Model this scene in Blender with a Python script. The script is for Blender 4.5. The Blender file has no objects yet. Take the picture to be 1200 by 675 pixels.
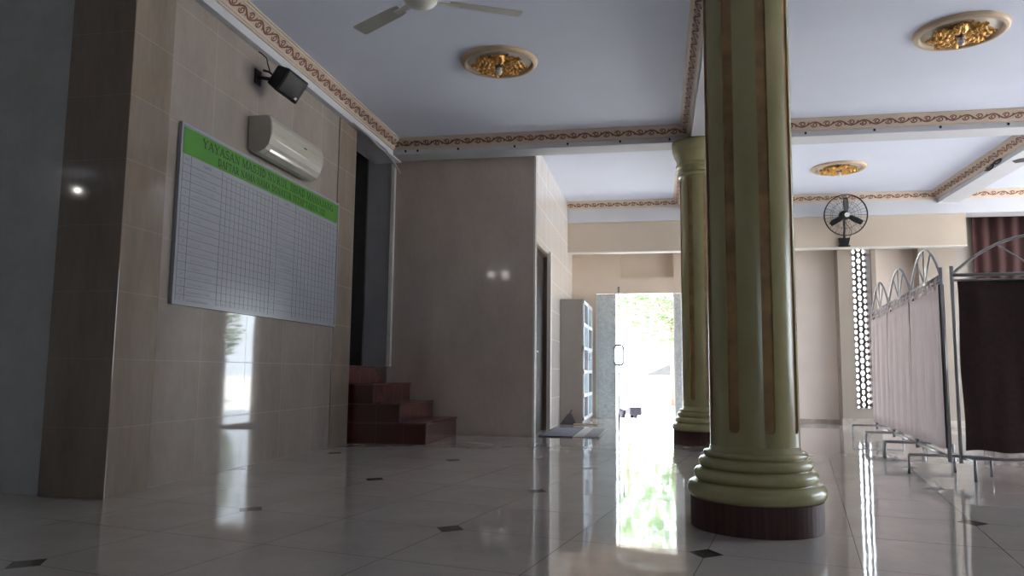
import bpy, bmesh, math, random
from mathutils import Vector, Matrix
random.seed(7)
D = bpy.data
C = bpy.context.scene.collection
PI = math.pi
sin, cos = math.sin, math.cos

# ------------------------------------------------------------------ helpers
class MB:
    """collects shapes and links them as ONE mesh object"""
    def __init__(s): s.bm = bmesh.new()
    def face(s, pts, mi=0):
        f = s.bm.faces.new([s.bm.verts.new(p) for p in pts]); f.material_index = mi; return f
    def box(s, x0, x1, y0, y1, z0, z1, mi=0, M=None):
        v = [s.bm.verts.new((M @ Vector(p)) if M else p) for p in
             ((x0,y0,z0),(x1,y0,z0),(x1,y1,z0),(x0,y1,z0),(x0,y0,z1),(x1,y0,z1),(x1,y1,z1),(x0,y1,z1))]
        for q in ((3,2,1,0),(4,5,6,7),(0,1,5,4),(1,2,6,5),(2,3,7,6),(3,0,4,7)):
            f = s.bm.faces.new([v[i] for i in q]); f.material_index = mi
        return s
    def tube(s, pts, r, n=8, mi=0, closed=False, cap=True):
        pts = [Vector(p) for p in pts]; N = len(pts)
        rr = r if isinstance(r, (list, tuple)) else [r]*N
        rings = []; prev = None
        for i, p in enumerate(pts):
            if closed: t = pts[(i+1) % N]-pts[i-1]
            else: t = pts[min(i+1, N-1)]-pts[max(i-1, 0)]
            t.normalize()
            if prev is None:
                a = Vector((0,0,1)) if abs(t.z) < .9 else Vector((1,0,0))
                u = t.cross(a).normalized()
            else:
                u = (prev-t*prev.dot(t)).normalized()
            prev = u; w = t.cross(u)
            rings.append([s.bm.verts.new(p+(u*cos(2*PI*k/n)+w*sin(2*PI*k/n))*rr[i]) for k in range(n)])
        for i in range(N if closed else N-1):
            a, b = rings[i], rings[(i+1) % N]
            for k in range(n):
                f = s.bm.faces.new((a[k], a[(k+1) % n], b[(k+1) % n], b[k])); f.material_index = mi; f.smooth = n > 4
        if cap and not closed:
            f = s.bm.faces.new(rings[0][::-1]); f.material_index = mi
            f = s.bm.faces.new(rings[-1]); f.material_index = mi
        return s
    def lathe(s, prof, c=(0,0,0), n=48, mi=0, smooth=True):
        rings = []
        for r, z in prof:
            if r < 1e-6: rings.append([s.bm.verts.new((c[0], c[1], c[2]+z))])
            else: rings.append([s.bm.verts.new((c[0]+r*cos(2*PI*k/n), c[1]+r*sin(2*PI*k/n), c[2]+z)) for k in range(n)])
        for a, b in zip(rings, rings[1:]):
            for k in range(n):
                q = [a[k % len(a)], a[(k+1) % len(a)], b[(k+1) % len(b)], b[k % len(b)]]
                q = list(dict.fromkeys(q))
                if len(q) > 2:
                    f = s.bm.faces.new(q); f.material_index = mi; f.smooth = smooth
        return s
    def prism(s, poly, axis, a, b, mi=0):
        """poly of 2D points extruded along axis from a to b. axis x: (y,z); y: (x,z); z: (x,y)"""
        def P(p, t):
            return (t, p[0], p[1]) if axis == 'x' else (p[0], t, p[1]) if axis == 'y' else (p[0], p[1], t)
        A = [s.bm.verts.new(P(p, a)) for p in poly]; B = [s.bm.verts.new(P(p, b)) for p in poly]
        n = len(poly)
        for f in [s.bm.faces.new(A[::-1]), s.bm.faces.new(B)] + [s.bm.faces.new((A[i], A[(i+1) % n], B[(i+1) % n], B[i])) for i in range(n)]:
            f.material_index = mi
        return s
    def sheet(s, fn, nu, nv, mi=0, smooth=True):
        g = [[s.bm.verts.new(fn(i/nu, j/nv)) for j in range(nv+1)] for i in range(nu+1)]
        for i in range(nu):
            for j in range(nv):
                f = s.bm.faces.new((g[i][j], g[i+1][j], g[i+1][j+1], g[i][j+1])); f.material_index = mi; f.smooth = smooth
        return s
    def build(s, name, mats, parent=None, bevel=0, solid=0, recalc=True):
        if recalc: bmesh.ops.recalc_face_normals(s.bm, faces=s.bm.faces)
        me = D.meshes.new(name); s.bm.to_mesh(me); s.bm.free()
        for m in (mats if isinstance(mats, (list, tuple)) else [mats]): me.materials.append(m)
        o = D.objects.new(name, me); C.objects.link(o)
        if parent: o.parent = parent
        if solid:
            md = o.modifiers.new('thickness', 'SOLIDIFY'); md.thickness = solid; md.offset = 0
        if bevel:
            md = o.modifiers.new('edge', 'BEVEL'); md.width = bevel; md.segments = 2; md.limit_method = 'ANGLE'
        return o

def thing(name, label, cat, loc=(0,0,0), rz=0, group=None):
    o = D.objects.new(name, None); C.objects.link(o); o.location = loc; o.rotation_euler = (0,0,rz)
    o.empty_display_size = .1
    return tag(o, label, cat, group)
def tag(o, label, cat, group=None):
    o['label'] = label; o['category'] = cat
    if group: o['group'] = group
    return o
def struct(o):
    o['kind'] = 'structure'; return o
def copy_tree(o, parent=None):
    c = o.copy(); C.objects.link(c)
    if parent: c.parent = parent
    for ch in list(o.children): copy_tree(ch, c)
    return c

# ------------------------------------------------------------------ materials
class NT:
    def __init__(s, name):
        s.m = D.materials.new(name); s.m.use_nodes = True; s.t = s.m.node_tree
        s.b = s.t.nodes['Principled BSDF']; s.out = s.t.nodes['Material Output']
        s.tc = s.t.nodes.new('ShaderNodeTexCoord')
    def link(s, a, b): s.t.links.new(a, b)
    def put(s, sock, v):
        if isinstance(v, bpy.types.NodeSocket): s.link(v, sock)
        else: sock.default_value = v
    def math(s, op, a, b=0., c=None):
        n = s.t.nodes.new('ShaderNodeMath'); n.operation = op
        s.put(n.inputs[0], a); s.put(n.inputs[1], b)
        if c is not None: s.put(n.inputs[2], c)
        return n.outputs[0]
    def dot(s, a, v):
        n = s.t.nodes.new('ShaderNodeVectorMath'); n.operation = 'DOT_PRODUCT'
        s.link(a, n.inputs[0]); n.inputs[1].default_value = v; return n.outputs['Value']
    def noise(s, scale, detail=4, rough=.55, sv=(1,1,1)):
        mp = s.t.nodes.new('ShaderNodeMapping'); s.link(s.tc.outputs['Object'], mp.inputs[0]); mp.inputs['Scale'].default_value = sv
        n = s.t.nodes.new('ShaderNodeTexNoise'); s.link(mp.outputs[0], n.inputs['Vector'])
        n.inputs['Scale'].default_value = scale; n.inputs['Detail'].default_value = detail; n.inputs['Roughness'].default_value = rough
        return n.outputs['Fac']
    def ramp(s, f, a, b, lo=0, hi=1):
        n = s.t.nodes.new('ShaderNodeMapRange'); s.put(n.inputs[0], f)
        n.inputs[1].default_value = a; n.inputs[2].default_value = b; n.inputs[3].default_value = lo; n.inputs[4].default_value = hi
        return n.outputs[0]
    def mix(s, f, a, b):
        n = s.t.nodes.new('ShaderNodeMix'); n.data_type = 'RGBA'
        s.put(n.inputs[0], f); s.put(n.inputs[6], a if not isinstance(a, tuple) else (*a[:3], 1)); s.put(n.inputs[7], b if not isinstance(b, tuple) else (*b[:3], 1))
        return n.outputs[2]
    def bump(s, h, strength=.2, dist=.01):
        n = s.t.nodes.new('ShaderNodeBump'); n.inputs['Strength'].default_value = strength; n.inputs['Distance'].default_value = dist
        s.link(h, n.inputs['Height']); s.link(n.outputs[0], s.b.inputs['Normal'])
    def set(s, col=None, rough=None, metal=None, spec=None):
        for k, v in (('Base Color', col), ('Roughness', rough), ('Metallic', metal), ('Specular IOR Level', spec)):
            if v is not None: s.put(s.b.inputs[k], (*v, 1) if isinstance(v, tuple) else v)
        return s.m

def plain(name, c, rough=.5, metal=0., var=.12, scale=8., spec=.5, bump=0.):
    """painted / moulded surface with a little procedural variation"""
    n = NT(name); f = n.noise(scale)
    d = tuple(x*(1-var) for x in c); u = tuple(min(1, x*(1+var)) for x in c)
    col = n.mix(n.ramp(f, .3, .7), d, u)
    if bump: n.bump(n.noise(scale*6), bump, .004)
    return n.set(col, rough, metal, spec)

def tile(name, c1, c2, rough=.1, zt=.4, ht=.6, seam=(.9, .9, .9), sv=(1,1,1), spec=.5, scale=2.2, z_off=0., h_off=0., sw=.002, wob=.012):
    """glossy ceramic wall tile: marbled colour, fine joints every zt in height and ht across"""
    n = NT(name); P = n.tc.outputs['Object']
    f = n.noise(scale, 6, .6, sv); g = n.noise(scale*9, 3, .6, sv)
    col = n.mix(n.ramp(n.math('ADD', n.math('MULTIPLY', f, .75), n.math('MULTIPLY', g, .25)), .35, .65), c1, c2)
    z = n.math('FRACT', n.math('ADD', n.math('DIVIDE', n.dot(P, (0,0,1)), zt), .5+z_off))
    h = n.math('FRACT', n.math('ADD', n.math('DIVIDE', n.dot(P, (1,1,0)), ht), .5+h_off))
    az = n.math('MULTIPLY', n.math('ABSOLUTE', n.math('SUBTRACT', z, .5)), zt)
    ah = n.math('MULTIPLY', n.math('ABSOLUTE', n.math('SUBTRACT', h, .5)), ht)
    line = n.math('LESS_THAN', n.math('MINIMUM', az, ah), sw)
    col = n.mix(n.math('MULTIPLY', line, .17), col, seam)
    n.bump(n.noise(1.7, 2), wob, .05)
    return n.set(col, n.math('ADD', n.math('MULTIPLY', line, .3), rough), 0., spec)

M_ceiling = plain('ceiling_paint', (.66,.715,.86), .75, var=.03, scale=1.2)
M_beam = plain('beam_paint', (.53,.55,.60), .7, var=.04, scale=2)
M_tile_left = tile('beige_tile', (.265,.228,.202), (.335,.292,.262), .04, seam=(.36,.31,.27), sv=(1,1,.5), ht=.6, h_off=.1)
M_tile_brown = tile('brown_tile', (.20,.165,.13), (.29,.235,.19), .055, seam=(.27,.23,.19), sv=(1.5,1.5,.35), ht=2.2, h_off=.3)
M_tile_white = tile('pale_tile', (.44,.45,.44), (.54,.55,.54), .14, seam=(.36,.36,.36), ht=.6)
M_tile_back = tile('greige_tile', (.485,.415,.37), (.59,.51,.46), .07, seam=(.34,.3,.27), ht=.6, sv=(1,1,.6))
M_tile_side = tile('cream_tile', (.72,.67,.62), (.83,.78,.73), .12, seam=(.68,.63,.58), ht=.6, sv=(2,2,.5))
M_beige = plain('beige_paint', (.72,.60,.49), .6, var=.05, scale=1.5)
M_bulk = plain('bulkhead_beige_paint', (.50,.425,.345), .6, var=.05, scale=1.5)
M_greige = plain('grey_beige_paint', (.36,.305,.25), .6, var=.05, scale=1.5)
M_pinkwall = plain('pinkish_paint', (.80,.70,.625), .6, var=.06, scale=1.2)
M_greywall = plain('grey_paint', (.34,.31,.28), .6, var=.06, scale=2)
M_dark = plain('recess_shade_dark', (.05,.047,.045), .8)  # near-black, paints in the darkness of recesses
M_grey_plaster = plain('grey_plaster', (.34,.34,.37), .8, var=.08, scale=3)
M_white_trim = plain('white_trim', (.74,.73,.70), .45, var=.04)
M_step = tile('red_step_tile', (.06,.014,.012), (.085,.019,.016), .22, zt=.2, ht=.3, seam=(.05,.015,.012), sw=.002, scale=5)
M_riser = tile('red_riser_tile', (.105,.03,.026), (.14,.038,.033), .2, zt=.2, ht=.3, seam=(.09,.03,.03), sw=.002, scale=5)
M_corn = plain('cornice_cream', (.57,.485,.41), .6, var=.06, scale=6)
M_scroll = plain('cornice_scroll_brown', (.20,.08,.05), .6, var=.3, scale=10)
M_col = NT('column_olive_paint')
_f = M_col.noise(2.5, 6, .65, (1,1,.6)); _g = M_col.noise(14, 3)
M_col.bump(_g, .05, .01)
M_col = M_col.set(M_col.mix(M_col.ramp(_f, .35, .65), (.34,.315,.145), (.43,.40,.21)), .23, 0., .5)
M_flute = plain('column_brown_paint', (.33,.205,.085), .4, var=.3, scale=9)
M_plinth = NT('plinth_maroon_tile')
_a = M_plinth.noise(60, 2, .5, (1,1,.02))
M_plinth = M_plinth.set(M_plinth.mix(M_plinth.ramp(_a, .4, .7), (.045,.014,.012), (.085,.028,.024)), .55)
M_gold = plain('gold_leaf_paint', (.70,.36,.09), .3, .5, var=.5, scale=30)
M_ring = plain('rose_ring_tan', (.55,.42,.29), .5, var=.06)
M_ring_in = plain('rose_plate_cream', (.80,.76,.70), .6, var=.04)
M_bulb = plain('frosted_bulb', (.8,.8,.8), .15, var=.02)
M_black = plain('black_plastic', (.007,.007,.009), .45, spec=.25, var=.2)
M_blackm = plain('black_metal', (.012,.012,.013), .4, .2)
M_offwhite = plain('offwhite_enamel', (.62,.62,.59), .35, var=.05)
M_fanblade = plain('fan_blade_enamel', (.50,.51,.49), .4, var=.05)
M_steel = plain('brushed_steel', (.33,.33,.335), .3, .85, var=.1)
M_chrome = plain('chrome', (.30,.30,.31), .2, .9)
M_ac = plain('ac_cream_plastic', (.42,.405,.345), .10, var=.03, spec=.8)
M_ac_side = plain('ac_side_plastic', (.42,.405,.37), .4, var=.03)
M_board = plain('board_white', (.33,.335,.37), .22, var=.03, scale=3)
M_green = plain('board_green', (.07,.25,.03), .3, var=.15, scale=2)
M_letter = plain('letter_dark_green', (.006,.03,.008), .5)
M_line = plain('grid_line_grey', (.10,.10,.13), .5)
M_pencil = plain('entry_grey', (.26,.26,.31), .6)
M_locker = plain('locker_grey_board', (.30,.275,.25), .5, var=.03)
M_lockerw = plain('locker_white_frame', (.74,.77,.80), .35, var=.03)
M_speck = NT('grey_speckled_panel')
M_speck.bump(M_speck.noise(30, 3), .15, .004)
M_speck = M_speck.set(M_speck.mix(M_speck.ramp(M_speck.noise(26, 5, .8), .38, .62), (.46,.475,.465), (.70,.705,.69)), .3)
M_doorspeck = NT('dark_speckled_door')
M_doorspeck = M_doorspeck.set(M_doorspeck.mix(M_doorspeck.ramp(M_doorspeck.noise(45, 4, .7), .4, .75), (.016,.011,.011), (.075,.062,.064)), .6, 0., .05)
M_frame_wood = plain('dark_wood_frame', (.10,.07,.055), .4)
M_mat_blue = plain('mat_blue_grey', (.20,.205,.25), .9, var=.2, scale=40)
M_mat_edge = plain('mat_edge_dark', (.05,.05,.07), .8)
M_mat_pale = plain('mat_pale_grey', (.50,.49,.49), .9, var=.12, scale=30)
M_mat_grey = plain('mat_grey_patch', (.25,.245,.26), .9, var=.2, scale=40)
M_dust = plain('dustpan_grey', (.07,.068,.072), .5)
M_stick = plain('stick_wood', (.34,.28,.22), .5, var=.2)
M_maroon = plain('maroon_cloth', (.050,.027,.026), .9, var=.15, scale=25)
M_redcurt = plain('dark_red_drape', (.040,.012,.011), .9, var=.2, scale=6)
def cloth(name, c, tr):
    n = NT(name); f = n.noise(30, 3, .6, (1,1,.15))
    col = n.mix(n.ramp(f, .3, .7), tuple(x*.93 for x in c), c)
    n.set(col, .9, 0., .1)
    t = n.t.nodes.new('ShaderNodeBsdfTranslucent'); n.link(col, t.inputs[0])
    mx = n.t.nodes.new('ShaderNodeMixShader'); mx.inputs[0].default_value = tr
    n.link(n.b.outputs[0], mx.inputs[1]); n.link(t.outputs[0], mx.inputs[2]); n.link(mx.outputs[0], n.out.inputs[0])
    return n.m
M_pink = cloth('dusty_pink_cloth', (.82,.755,.745), .5)
def glass(name, tint=(1,1,1), rough=0.):
    n = NT(name); n.set(tint, rough, 0., .5)
    n.b.inputs['Transmission Weight'].default_value = 1.; n.b.inputs['IOR'].default_value = 1.45
    return n.m
M_glass = glass('clear_glass', (.97,.99,.98))
M_frost = plain('blue_tinted_door_glass', (.52,.66,.76), .12, var=.06)
M_darkglass = plain('dark_blue_glass', (.14,.20,.26), .12, var=.1)
M_lattice = plain('lattice_concrete', (.32,.28,.25), .6, var=.08)
M_reveal = plain('maroon_reveal', (.14,.05,.045), .5)
M_ground = plain('pale_paving', (.62,.60,.57), .8, var=.08, scale=1.5)
M_leaf = cloth('leaf_green', (.17,.25,.13), .35)
M_leaf2 = cloth('leaf_light_green', (.34,.42,.24), .35)
M_bark = plain('bark', (.20,.15,.11), .9, var=.3)
M_tin = plain('grey_tin_roof', (.045,.045,.048), .5, var=.2)
M_whitewash = plain('whitewash', (.8,.79,.77), .7)
M_scootw = plain('scooter_white', (.75,.75,.78), .25, var=.03)
M_scootp = plain('scooter_purple_black', (.010,.008,.017), .6, spec=.2)

# floor: polished tiles laid at an angle, small dark diamonds at every second corner
def floor_mat():
    n = NT('polished_floor_tile'); P = n.tc.outputs['Object']
    O = (-.988, 3.655); a = (1.1765, -.2385); b = (.2225, 1.2611)
    det = a[0]*b[1]-a[1]*b[0]
    u = n.math('SUBTRACT', n.dot(P, (b[1]/det, -b[0]/det, 0)), (O[0]*b[1]-O[1]*b[0])/det)
    v = n.math('SUBTRACT', n.dot(P, (-a[1]/det, a[0]/det, 0)), (-O[0]*a[1]+O[1]*a[0])/det)
    def tri(x): return n.math('ABSOLUTE', n.math('SUBTRACT', n.math('FRACT', n.math('ADD', x, .5)), .5))
    dia = n.math('LESS_THAN', n.math('ADD', n.math('DIVIDE', tri(u), .062), n.math('DIVIDE', tri(v), .070)), 1.)
    g = n.math('MINIMUM', tri(n.math('MULTIPLY', u, 2.)), tri(n.math('MULTIPLY', v, 2.)))
    line = n.math('LESS_THAN', g, .0032)
    f = n.noise(2.2, 6, .6); h = n.noise(16, 4, .6)
    col = n.mix(n.ramp(n.math('ADD', n.math('MULTIPLY', f, .7), n.math('MULTIPLY', h, .3)), .35, .65), (.50,.455,.415), (.59,.54,.495))
    col = n.mix(n.math('MULTIPLY', line, .75), col, (.10,.09,.08))
    col = n.mix(dia, col, n.mix(n.ramp(h, .4, .6), (.045,.038,.033), (.09,.078,.068)))
    smear = n.ramp(n.noise(5, 5, .65), .52, .72, 0., .09)
    r = n.math('ADD', n.math('ADD', .04, smear), n.math('MULTIPLY', dia, .12))
    n.bump(n.noise(2.6, 2), .018, .05)
    return n.set(col, r, 0., .55)
M_floor = floor_mat()

# ------------------------------------------------------------------ room shell
ZC = 3.50            # ceiling
ZB = 3.33            # underside of the beams
struct(MB().box(-9.4, 8.2, -6.6, 13.15, -.2, 0).build('floor', M_floor))
struct(MB().box(-9.6, 8.5, -6.8, 13.35, ZC, ZC+.25).build('ceiling', M_ceiling))

XL = -3.17
# left wall, its two pilasters, alcove wall nearer the camera
struct(MB().box(-3.45, XL, 4.0, 7.11, 0, ZC).build('wall_left', M_tile_left))
struct(MB().box(-3.56, -3.12, 3.965, 4.345, 0, ZC).build('wall_left_pilaster', M_tile_brown, bevel=.004))
struct(MB().box(-3.45, XL+.012, 7.11, 7.55, 0, ZB).build('wall_left_end_pilaster', M_tile_brown, bevel=.003))
struct(MB().box(-9.4, -3.55, 4.01, 4.2, 0, ZC).build('wall_alcove', M_tile_white))
struct(MB().box(-9.6, -9.4, -6.6, 4.2, 0, ZC).build('wall_alcove_side', M_tile_white))
# stairwell behind the opening in the left wall
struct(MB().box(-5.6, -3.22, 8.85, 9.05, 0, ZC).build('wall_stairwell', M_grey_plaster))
struct(MB().box(-5.4, -3.53, 8.80, 8.849, .0, ZC).build('wall_stairwell_shade', M_dark)); struct(MB().box(-5.6, -5.4, 7.3, 8.849, 0, ZC).build('wall_stairwell_end', M_dark)); struct(MB().box(-5.4, -3.45, 7.35, 7.545, 0, ZC).build('wall_stairwell_near', M_dark))  # near-black sheet and walls put the stairwell's shade into the colour
# tiled block facing the camera, its right-hand side with a door
struct(MB().box(-3.22, -1.43, 8.9, 9.03, 0, ZC).build('wall_back', M_tile_back, bevel=.003))
w = MB()
w.box(-1.62, -1.43, 9.03, 9.06, 0, ZC).box(-1.62, -1.43, 10.09, 13.1, 0, ZC).box(-1.62, -1.43, 9.06, 10.09, 2.33, ZC)
struct(w.build('wall_side', M_tile_side))
struct(MB().box(-3.232, -3.185, 8.842, 8.9, .8, 3.3).build('trim_1', M_white_trim, bevel=.004))
struct(MB().box(-1.445, -1.421, 8.893, 8.915, 0, ZB).build('trim_2', M_white_trim))  # white strip paints in the bright lit edge of the corner
d = struct(MB().box(-1.53, -1.495, 9.10, 10.05, .01, 2.26).build('door_2', M_doorspeck))
MB().box(-1.62, -1.45, 9.06, 9.10, 0, 2.33).box(-1.62, -1.45, 10.05, 10.09, 0, 2.33).box(-1.62, -1.45, 9.10, 10.05, 2.28, 2.33).build('door_frame', M_frame_wood, d)
MB().tube([(-1.495,9.17,1.0),(-1.45,9.17,1.0),(-1.445,9.2,1.0),(-1.445,9.29,1.0)], .009).build('door_handle', M_steel, d)
struct(MB().box(-1.432, -1.40, 10.09, 10.17, 0, 2.36).build('trim_3', M_white_trim, bevel=.005))

# far wall with door openings
YF = 12.95
w = MB()
def pan(x0, x1, z0, z1, y0=YF, y1=YF+.2): w.box(x0, x1, y0, y1, z0, z1)
pan(-1.43, -1.02, 0, ZC); pan(-1.02, .60, 2.08, 2.35); pan(-1.02, -.61, 2.35, ZC); pan(.26, .60, 2.35, ZC)
pan(-.61, .26, 2.35, ZC, YF+.10, YF+.2)
pan(.60, .97, 0, ZC); pan(.97, 1.83, 2.08, ZC)
struct(w.build('wall_far', M_beige))
w = MB(); pan(1.83, 2.75, 0, ZC, 12.75, 13.15); struct(w.build('wall_far_pale', M_pinkwall))
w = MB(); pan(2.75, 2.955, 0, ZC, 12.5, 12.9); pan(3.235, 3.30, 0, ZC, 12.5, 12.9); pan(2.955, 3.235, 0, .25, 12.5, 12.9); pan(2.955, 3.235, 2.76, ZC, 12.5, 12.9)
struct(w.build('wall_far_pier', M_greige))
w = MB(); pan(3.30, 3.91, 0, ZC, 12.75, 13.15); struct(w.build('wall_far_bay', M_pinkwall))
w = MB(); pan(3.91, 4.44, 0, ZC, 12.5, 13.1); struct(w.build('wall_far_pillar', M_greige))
w = MB(); pan(4.44, 8.2, 0, ZC, 12.75, 13.15); struct(w.build('wall_far_end', M_greywall))
# hanging wall below the far beam
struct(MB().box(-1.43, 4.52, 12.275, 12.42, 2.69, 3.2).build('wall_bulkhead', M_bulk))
struct(MB().box(-1.43, 4.52, 12.268, 12.43, 2.678, 2.692).build('trim_4', M_white_trim))

# right wall with large openings to the daylight, wall behind the camera
w = MB()
RX0, RX1 = 8.0, 8.2
def rwall(y0, y1, z0, z1): w.box(RX0, RX1, y0, y1, z0, z1)
OPEN_R = [(8.9, 12.1, .02, 3.25), (5.0, 8.2, .6, 2.6)]
ys = -6.6
for y0, y1, z0, z1 in sorted(OPEN_R):
    rwall(ys, y0, 0, ZC); rwall(y0, y1, 0, z0); rwall(y0, y1, z1, ZC); ys = y1
rwall(ys, 13.15, 0, ZC)
struct(w.build('wall_right', M_pinkwall))
w = MB(); OB = (2.6, 3.6, .9, 2.1)
w.box(OB[0], OB[1], -6.8, -6.6, 0, OB[2]).box(-9.4, OB[0], -6.8, -6.6, 0, ZC).box(OB[1], 8.2, -6.8, -6.6, 0, ZC).box(OB[0], OB[1], -6.8, -6.6, OB[3], ZC)
struct(w.build('wall_behind', M_tile_left))

# beams
def beam(x0, x1, y0, y1, z0=ZB): return struct(MB().box(x0, x1, y0, y1, z0, ZC).build('ceiling_beam', M_beam))
beam(-3.46, -3.11, 4.34, 8.85, 3.315)
beam(-3.46, 8.0, 8.55, 8.85)
beam(-3.46, 8.0, 3.93, 4.2)
beam(.38, .62, -6.6, 12.229, ZB+.002)
right_beam = beam(4.13, 4.43, -6.6, 12.229, ZB+.002)
beam(-1.43, 8.0, 12.23, 12.60, 3.17)

# cornices: moulded strip with a painted vine scroll
trim_n = [10]
def cornice(p0, p1, nrm):
    """runs from p0 to p1 (xy on the beam face); nrm = outward unit vector"""
    p0 = Vector((*p0, 0)); p1 = Vector((*p1, 0)); L = (p1-p0).length; t = (p1-p0)/L; n = Vector((*nrm, 0))
    prof = [(-.01,3.385),(.018,3.385),(.018,3.397),(.032,3.402),(.036,3.412),(.092,3.472),(.102,3.474),(.106,3.488),(.120,3.488),(.120,3.505),(-.01,3.505)]
    b = MB()
    A = [b.bm.verts.new(p0+n*q[0]+Vector((0,0,q[1]))) for q in prof]; B = [b.bm.verts.new(p1+n*q[0]+Vector((0,0,q[1]))) for q in prof]
    k = len(prof)
    for i in range(k): b.bm.faces.new((A[i], A[(i+1) % k], B[(i+1) % k], B[i]))
    b.bm.faces.new(A); b.bm.faces.new(B[::-1])
    bmesh.ops.recalc_face_normals(b.bm, faces=b.bm.faces)
    # scroll on the sloping face
    s0 = n*.036+Vector((0,0,3.412)); sd = (n*.056+Vector((0,0,.060))); H = sd.length; sd.normalize(); up = t.cross(sd); 
    if up.dot(n-Vector((0,0,1))) < 0: up = -up
    def ribbon(pts, w0):
        prev = None
        for i, (u, v) in enumerate(pts):
            a = Vector(pts[max(i-1,0)]); c = Vector(pts[min(i+1, len(pts)-1)]); d = (c-a)
            if d.length < 1e-9: continue
            d.normalize(); nn = Vector((-d.y, d.x))*w0*.5
            q = []
            for sgn in (1, -1):
                uu = min(max(u+sgn*nn.x, 0), L); vv = min(max(v+sgn*nn.y, -H/2), H/2)
                q.append(b.bm.verts.new(p0+t*uu+s0+sd*(H/2+vv)+up*.003))
            if prev:
                f = b.bm.faces.new((prev[0], prev[1], q[1], q[0])); f.material_index = 1
            prev = q
    P = .25; u = 0.
    while u < L-.02:
        ribbon([(min(u+P*i/12, L), .027*sin(2*PI*i/12)) for i in range(13)], .016)
        for (cu, sg) in ((u+P*.25, 1), (u+P*.75, -1)):
            if cu+.03 > L: continue
            pts = []
            for i in range(15):
                q = i/14; a = PI*1.02+q*2.5*PI; r = .030*(1-.72*q)
                pts.append((cu+r*cos(a)*1.15, sg*(-.006+r*sin(a)*1.0)))
            ribbon(pts, .013)
            ribbon([(cu+.045, sg*.012), (cu+.060, sg*-.004), (cu+.066, sg*-.026)], .015)
        u += P
    o = b.build('trim_%d' % trim_n[0], [M_corn, M_scroll], recalc=False); trim_n[0] += 1
    return struct(o)
cornice((-3.11,4.2), (-3.11,8.55), (1,0)); cornice((-3.11,8.55), (.38,8.55), (0,-1)); cornice((.38,4.2), (.38,8.55), (-1,0))
cornice((.62,8.55), (4.13,8.55), (0,-1)); cornice((.62,4.2), (.62,8.55), (1,0)); cornice((4.13,4.2), (4.13,8.55), (-1,0))
cornice((4.43,8.55), (8.0,8.55), (0,-1))
cornice((-1.43,12.23), (.38,12.23), (0,-1)); cornice((.38,8.85), (.38,12.23), (-1,0))
cornice((.62,12.23), (4.13,12.23), (0,-1)); cornice((4.13,8.85), (4.13,12.23), (-1,0)); cornice((.62,8.85), (.62,12.23), (1,0))
cornice((4.43,12.23), (8.0,12.23), (0,-1)); cornice((4.43,8.85), (4.43,12.23), (1,0))

# grime along the foot of the right far walls (a skirting of stained cement)
M_skirt = plain('stained_cement', (.50,.43,.37), .8, var=.3, scale=7)
struct(MB().box(1.83, 2.75, 12.738, 12.76, 0, .07).box(2.74, 3.30, 12.488, 12.51, 0, .10).box(3.30, 3.91, 12.738, 12.76, 0, .07).box(3.905, 4.445, 12.488, 12.51, 0, .10).build('baseboard_far', M_skirt))

# pierced lattice window: hexagonal cells with oval holes
w = MB()
ax, az = .0768, .098
def cell(cx, cz, big):
    N = 24; y0, y1 = 12.80, 12.84
    hx, hz = (.030, .041) if big else (.0225, .0335)
    # hexagon around the hole: neighbours at (+-ax,+-az/2) and (0,+-az)
    hexa = []
    q = az/2; sl = (az/2)/ax
    e = ax*(2/3.)
    hv = [(e,0),(e/2,q),(-e/2,q),(-e,0),(-e/2,-q),(e/2,-q)]
    def edge(a):
        dx, dz = cos(a), sin(a); best = 9
        for i in range(6):
            (x1, z1), (x2, z2) = hv[i], hv[(i+1) % 6]
            den = dx*(z2-z1)-dz*(x2-x1)
            if abs(den) < 1e-9: continue
            tt = (x1*(z2-z1)-z1*(x2-x1))/den
            if tt > 0: best = min(best, tt)
        return best*dx, best*dz
    R = []
    for k in range(N):
        a = 2*PI*k/N; ex, ez = edge(a); ix, iz = hx*cos(a), hz*sin(a)
        R.append([w.bm.verts.new((cx+p, y, cz+r)) for p, r, y in ((ex,ez,y0),(ix,iz,y0),(ix,iz,y1),(ex,ez,y1))])
    for k in range(N):
        A, B = R[k], R[(k+1) % N]
        for i in range(3): w.bm.faces.new((A[i], B[i], B[i+1], A[i+1]))
for ci in range(-2, 3):
    z = .25-.05+(az/2 if ci % 2 else 0); r = 0
    while z < 2.84:
        cell(3.13+ci*ax*.98, z, ci == 0 and r % 2 == 0); z += az; r += 1
lat = struct(w.build('window_3', M_lattice))
MB().box(3.225, 3.2355, 12.505, 12.88, .25, 2.76).box(2.955, 3.2355, 12.505, 12.88, .24, .252).build('reveal', M_reveal, lat)

# ------------------------------------------------------------------ door group in the far wall
def side_panel(n, x0, x1):
    o = struct(MB().box(x0, x1, YF-.005, YF+.03, -.02, 2.075).build('window_%d' % n, M_speck))
    MB().box(x0-.008, x0+.012, YF-.012, YF+.04, 0, 2.08).box(x1-.012, x1+.006, YF-.012, YF+.04, 0, 2.08).build('frame', M_white_trim, o)
    return o
side_panel(1, -1.02, -.70); side_panel(2, .265, .60); side_panel(4, 1.52, 1.83)
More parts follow.
